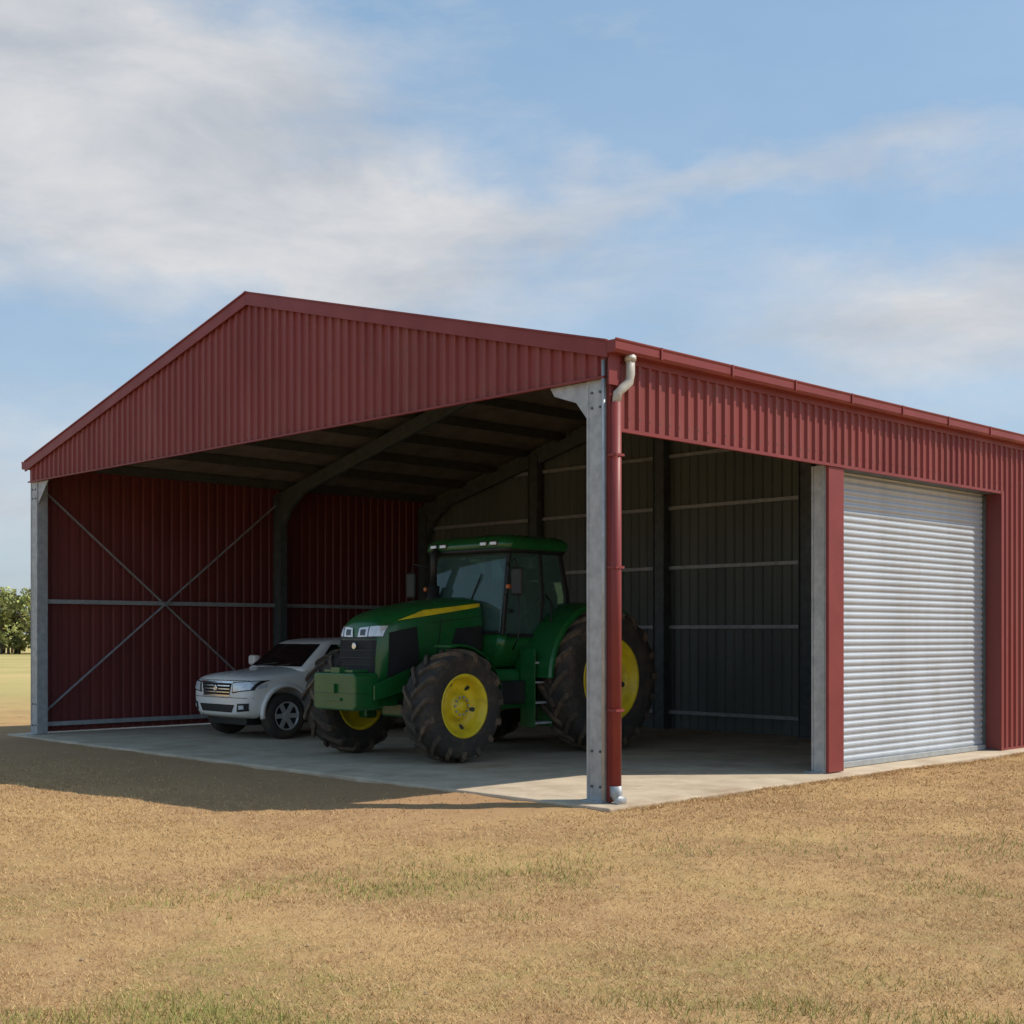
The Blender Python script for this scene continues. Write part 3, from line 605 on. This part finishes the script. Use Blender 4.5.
# ---------------------------------------------------------------- distant trees
def leafmat():
    m=bpy.data.materials.new('foliage'); t,N,L=nt(m); b=N['Principled BSDF']
    at=N.new('ShaderNodeAttribute'); at.attribute_name='rnd'; L.new(at.outputs['Color'],b.inputs['Base Color']); b.inputs['Roughness'].default_value=.8; b.inputs['Specular IOR Level'].default_value=.2; return m
LV=[];LC=[];trunk=[]
spots=[(-80+k*.50+random.uniform(-.6,.6),111+random.uniform(0,9)) for k in range(105)]+[(-24+k*2.2+random.uniform(-2,2),122+random.uniform(-6,20)) for k in range(60)]
for x,y in spots:
    H=random.uniform(4.3,5.9); R=random.uniform(1.4,2.2)
    base=np.array((.24,.25,.085))*random.uniform(.75,1.3)
    trunk.append(tb([(x,y,-.1),(x+random.uniform(-.2,.2),y,H*.35),(x+random.uniform(-.5,.5),y,H*.7)],.12,6))
    for q in range(2): trunk.append(tb([(x,y,H*.3),(x+random.uniform(-1.2,1.2),y+random.uniform(-1,1),H*.65)],.05,5))
    for c in range(18):
        a=random.random()*6.28;rr_=R*random.random()**.6;cz=H*random.uniform(.10,.93);rr_*=1.1-abs(cz/H-.45)
        c0=np.array((x+rr_*math.cos(a),y+rr_*math.sin(a),cz));cl=base*random.uniform(.6,1.4);sz=random.uniform(.45,.85)
        m_=32;d=rng.normal(size=(m_,3));d/=np.linalg.norm(d,axis=1)[:,None];p=c0+d*sz*(rng.random((m_,1))**.4)*np.array((1,1,.7))
        p[:,2]=np.maximum(p[:,2],.1)
        for i in range(m_):
            e1=rng.normal(size=3);e1/=np.linalg.norm(e1);e2=np.cross(e1,rng.normal(size=3));e2/=np.linalg.norm(e2);s_=.12+.12*random.random()
            LV.append([p[i]-e1*s_,p[i]+e2*s_*.6,p[i]+e1*s_,p[i]-e2*s_*.6]);LC.append(cl*random.uniform(.7,1.3))
A=np.array(LV);nl=len(A);me=bpy.data.meshes.new('leaves');me.vertices.add(nl*4);me.vertices.foreach_set('co',A.ravel());me.loops.add(nl*4);me.loops.foreach_set('vertex_index',np.arange(nl*4,dtype=np.int32))
me.polygons.add(nl);me.polygons.foreach_set('loop_start',np.arange(0,nl*4,4,dtype=np.int32));me.polygons.foreach_set('loop_total',np.full(nl,4,dtype=np.int32));me.update()
ca=me.color_attributes.new('rnd','FLOAT_COLOR','POINT');C=np.repeat(np.array(LC),4,axis=0);ca.data.foreach_set('color',np.concatenate([C,np.ones((len(C),1))],1).ravel());me.materials.append(leafmat())
te=empty('distant_trees');o=bpy.data.objects.new('leaves',me);S.collection.objects.link(o);o.parent=te
multi('trunks',trunk,M('bark',(.10,.075,.05),rough=.9),te)

# ---------------------------------------------------------------- light & sky
tosun=Vector((.812,.045,1.0)).normalized(); el=math.asin(tosun.z); az=math.atan2(tosun.x,tosun.y)
ld=bpy.data.lights.new('sun','SUN');ld.energy=4.2;ld.angle=math.radians(.5);ld.color=(1,.93,.82)
lo=bpy.data.objects.new('sun',ld);S.collection.objects.link(lo);lo.rotation_euler=tosun.to_track_quat('Z','Y').to_euler();lo.location=(20,0,30)
w=bpy.data.worlds.new('World');S.world=w;w.use_nodes=True;N=w.node_tree.nodes;L=w.node_tree.links
bg=N['Background'];SK=.15;bg.inputs[1].default_value=SK
sky=N.new('ShaderNodeTexSky');sky.sky_type='NISHITA';sky.sun_disc=False;sky.sun_elevation=el;sky.sun_rotation=az;sky.altitude=50;sky.air_density=1;sky.dust_density=1.0;sky.ozone_density=1.0
tc=N.new('ShaderNodeTexCoord');sp=N.new('ShaderNodeSeparateXYZ');L.new(tc.outputs['Generated'],sp.inputs[0])
def mth(op,a,b=None,c=None,clamp=False):
    m=N.new('ShaderNodeMath');m.operation=op;m.use_clamp=clamp
    for i,v in enumerate((a,b,c)):
        if v is None: continue
        if isinstance(v,(int,float)): m.inputs[i].default_value=v
        else: L.new(v,m.inputs[i])
    return m.outputs[0]
AZ=mth('ARCTAN2',sp.outputs[0],sp.outputs[1]);EL=mth('ARCSINE',sp.outputs[2])
def noise(sx,sy,det,ro,off,dist=0):
    cb_=N.new('ShaderNodeCombineXYZ');L.new(mth('MULTIPLY',AZ,sx),cb_.inputs[0]);L.new(mth('MULTIPLY',EL,sy),cb_.inputs[1]);cb_.inputs[2].default_value=off
    n_=N.new('ShaderNodeTexNoise');n_.inputs['Scale'].default_value=1;n_.inputs['Detail'].default_value=det;n_.inputs['Roughness'].default_value=ro;n_.inputs['Distortion'].default_value=dist;L.new(cb_.outputs[0],n_.inputs['Vector']);return n_.outputs['Fac']
wa=mth('MULTIPLY',mth('SUBTRACT',noise(7,11,7,.6,1.),.5),.20);wb=mth('MULTIPLY',mth('SUBTRACT',noise(7,11,7,.6,7.),.5),.11)
AZw=mth('ADD',AZ,wa);ELw=mth('ADD',EL,wb)
def blob(a,e,ra,re,k,tilt=0):
    da=mth('SUBTRACT',AZw,a);de=mth('SUBTRACT',mth('SUBTRACT',ELw,e),mth('MULTIPLY',da,tilt))
    x=mth('DIVIDE',da,ra);y=mth('DIVIDE',de,re)
    return mth('MULTIPLY',mth('POWER',2.71828,mth('MULTIPLY',mth('ADD',mth('MULTIPLY',x,x),mth('MULTIPLY',y,y)),-1.)),k)
tot=None
for bb in((-.30,.33,.24,.105,1.15,-.15),(-.42,.44,.20,.09,.9,0),(-.10,.29,.15,.07,.6,-.1),(.19,.325,.30,.024,.62,.10),(.33,.215,.20,.060,1.0,.05),(.225,.455,.04,.014,.45,0),(-.36,.10,.30,.07,.7,0),(-.05,.42,.25,.03,.25,.1),(.9,.4,.3,.12,.9,0),(-1.1,.35,.3,.12,.9,0)):
    q=blob(*bb);tot=q if tot is None else mth('ADD',tot,q)
fine=noise(6,19,9,.62,3.3,.4)
d=mth('ADD',tot,mth('MULTIPLY',mth('SUBTRACT',fine,.5),1.0))
d=mth('MULTIPLY',mth('SUBTRACT',d,.06),1.05,clamp=True)
haze=mth('MULTIPLY',mth('POWER',2.71828,mth('MULTIPLY',EL,-4.)),.6)
d=mth('MAXIMUM',d,haze,clamp=True)
d=mth('MULTIPLY',d,.92)
thin=N.new('ShaderNodeMix');thin.data_type='RGBA';thin.inputs[0].default_value=.5;L.new(sky.outputs[0],thin.inputs[6]);thin.inputs[7].default_value=(.27/SK,.50/SK,.74/SK,1)
sh=N.new('ShaderNodeMix');sh.data_type='RGBA'
shr=N.new('ShaderNodeMapRange');shr.inputs[1].default_value=.35;shr.inputs[2].default_value=.65;L.new(noise(5,13,8,.6,5.,.3),shr.inputs[0]);L.new(shr.outputs[0],sh.inputs[0]);sh.inputs[6].default_value=(.52/SK,.545/SK,.59/SK,1);sh.inputs[7].default_value=(.74/SK,.735/SK,.74/SK,1)
mx=N.new('ShaderNodeMix');mx.data_type='RGBA';L.new(d,mx.inputs[0]);L.new(thin.outputs[2],mx.inputs[6]);L.new(sh.outputs[2],mx.inputs[7]);L.new(mx.outputs[2],bg.inputs[0])

# ---------------------------------------------------------------- camera
cd=bpy.data.cameras.new('camera');cd.sensor_width=36;cd.lens=1330/1024*36;cd.shift_y=122/1024;cd.clip_end=5000
co_=bpy.data.objects.new('camera',cd);S.collection.objects.link(co_);co_.location=(0,0,1.66);co_.rotation_euler=(math.pi/2,0,0);S.camera=co_
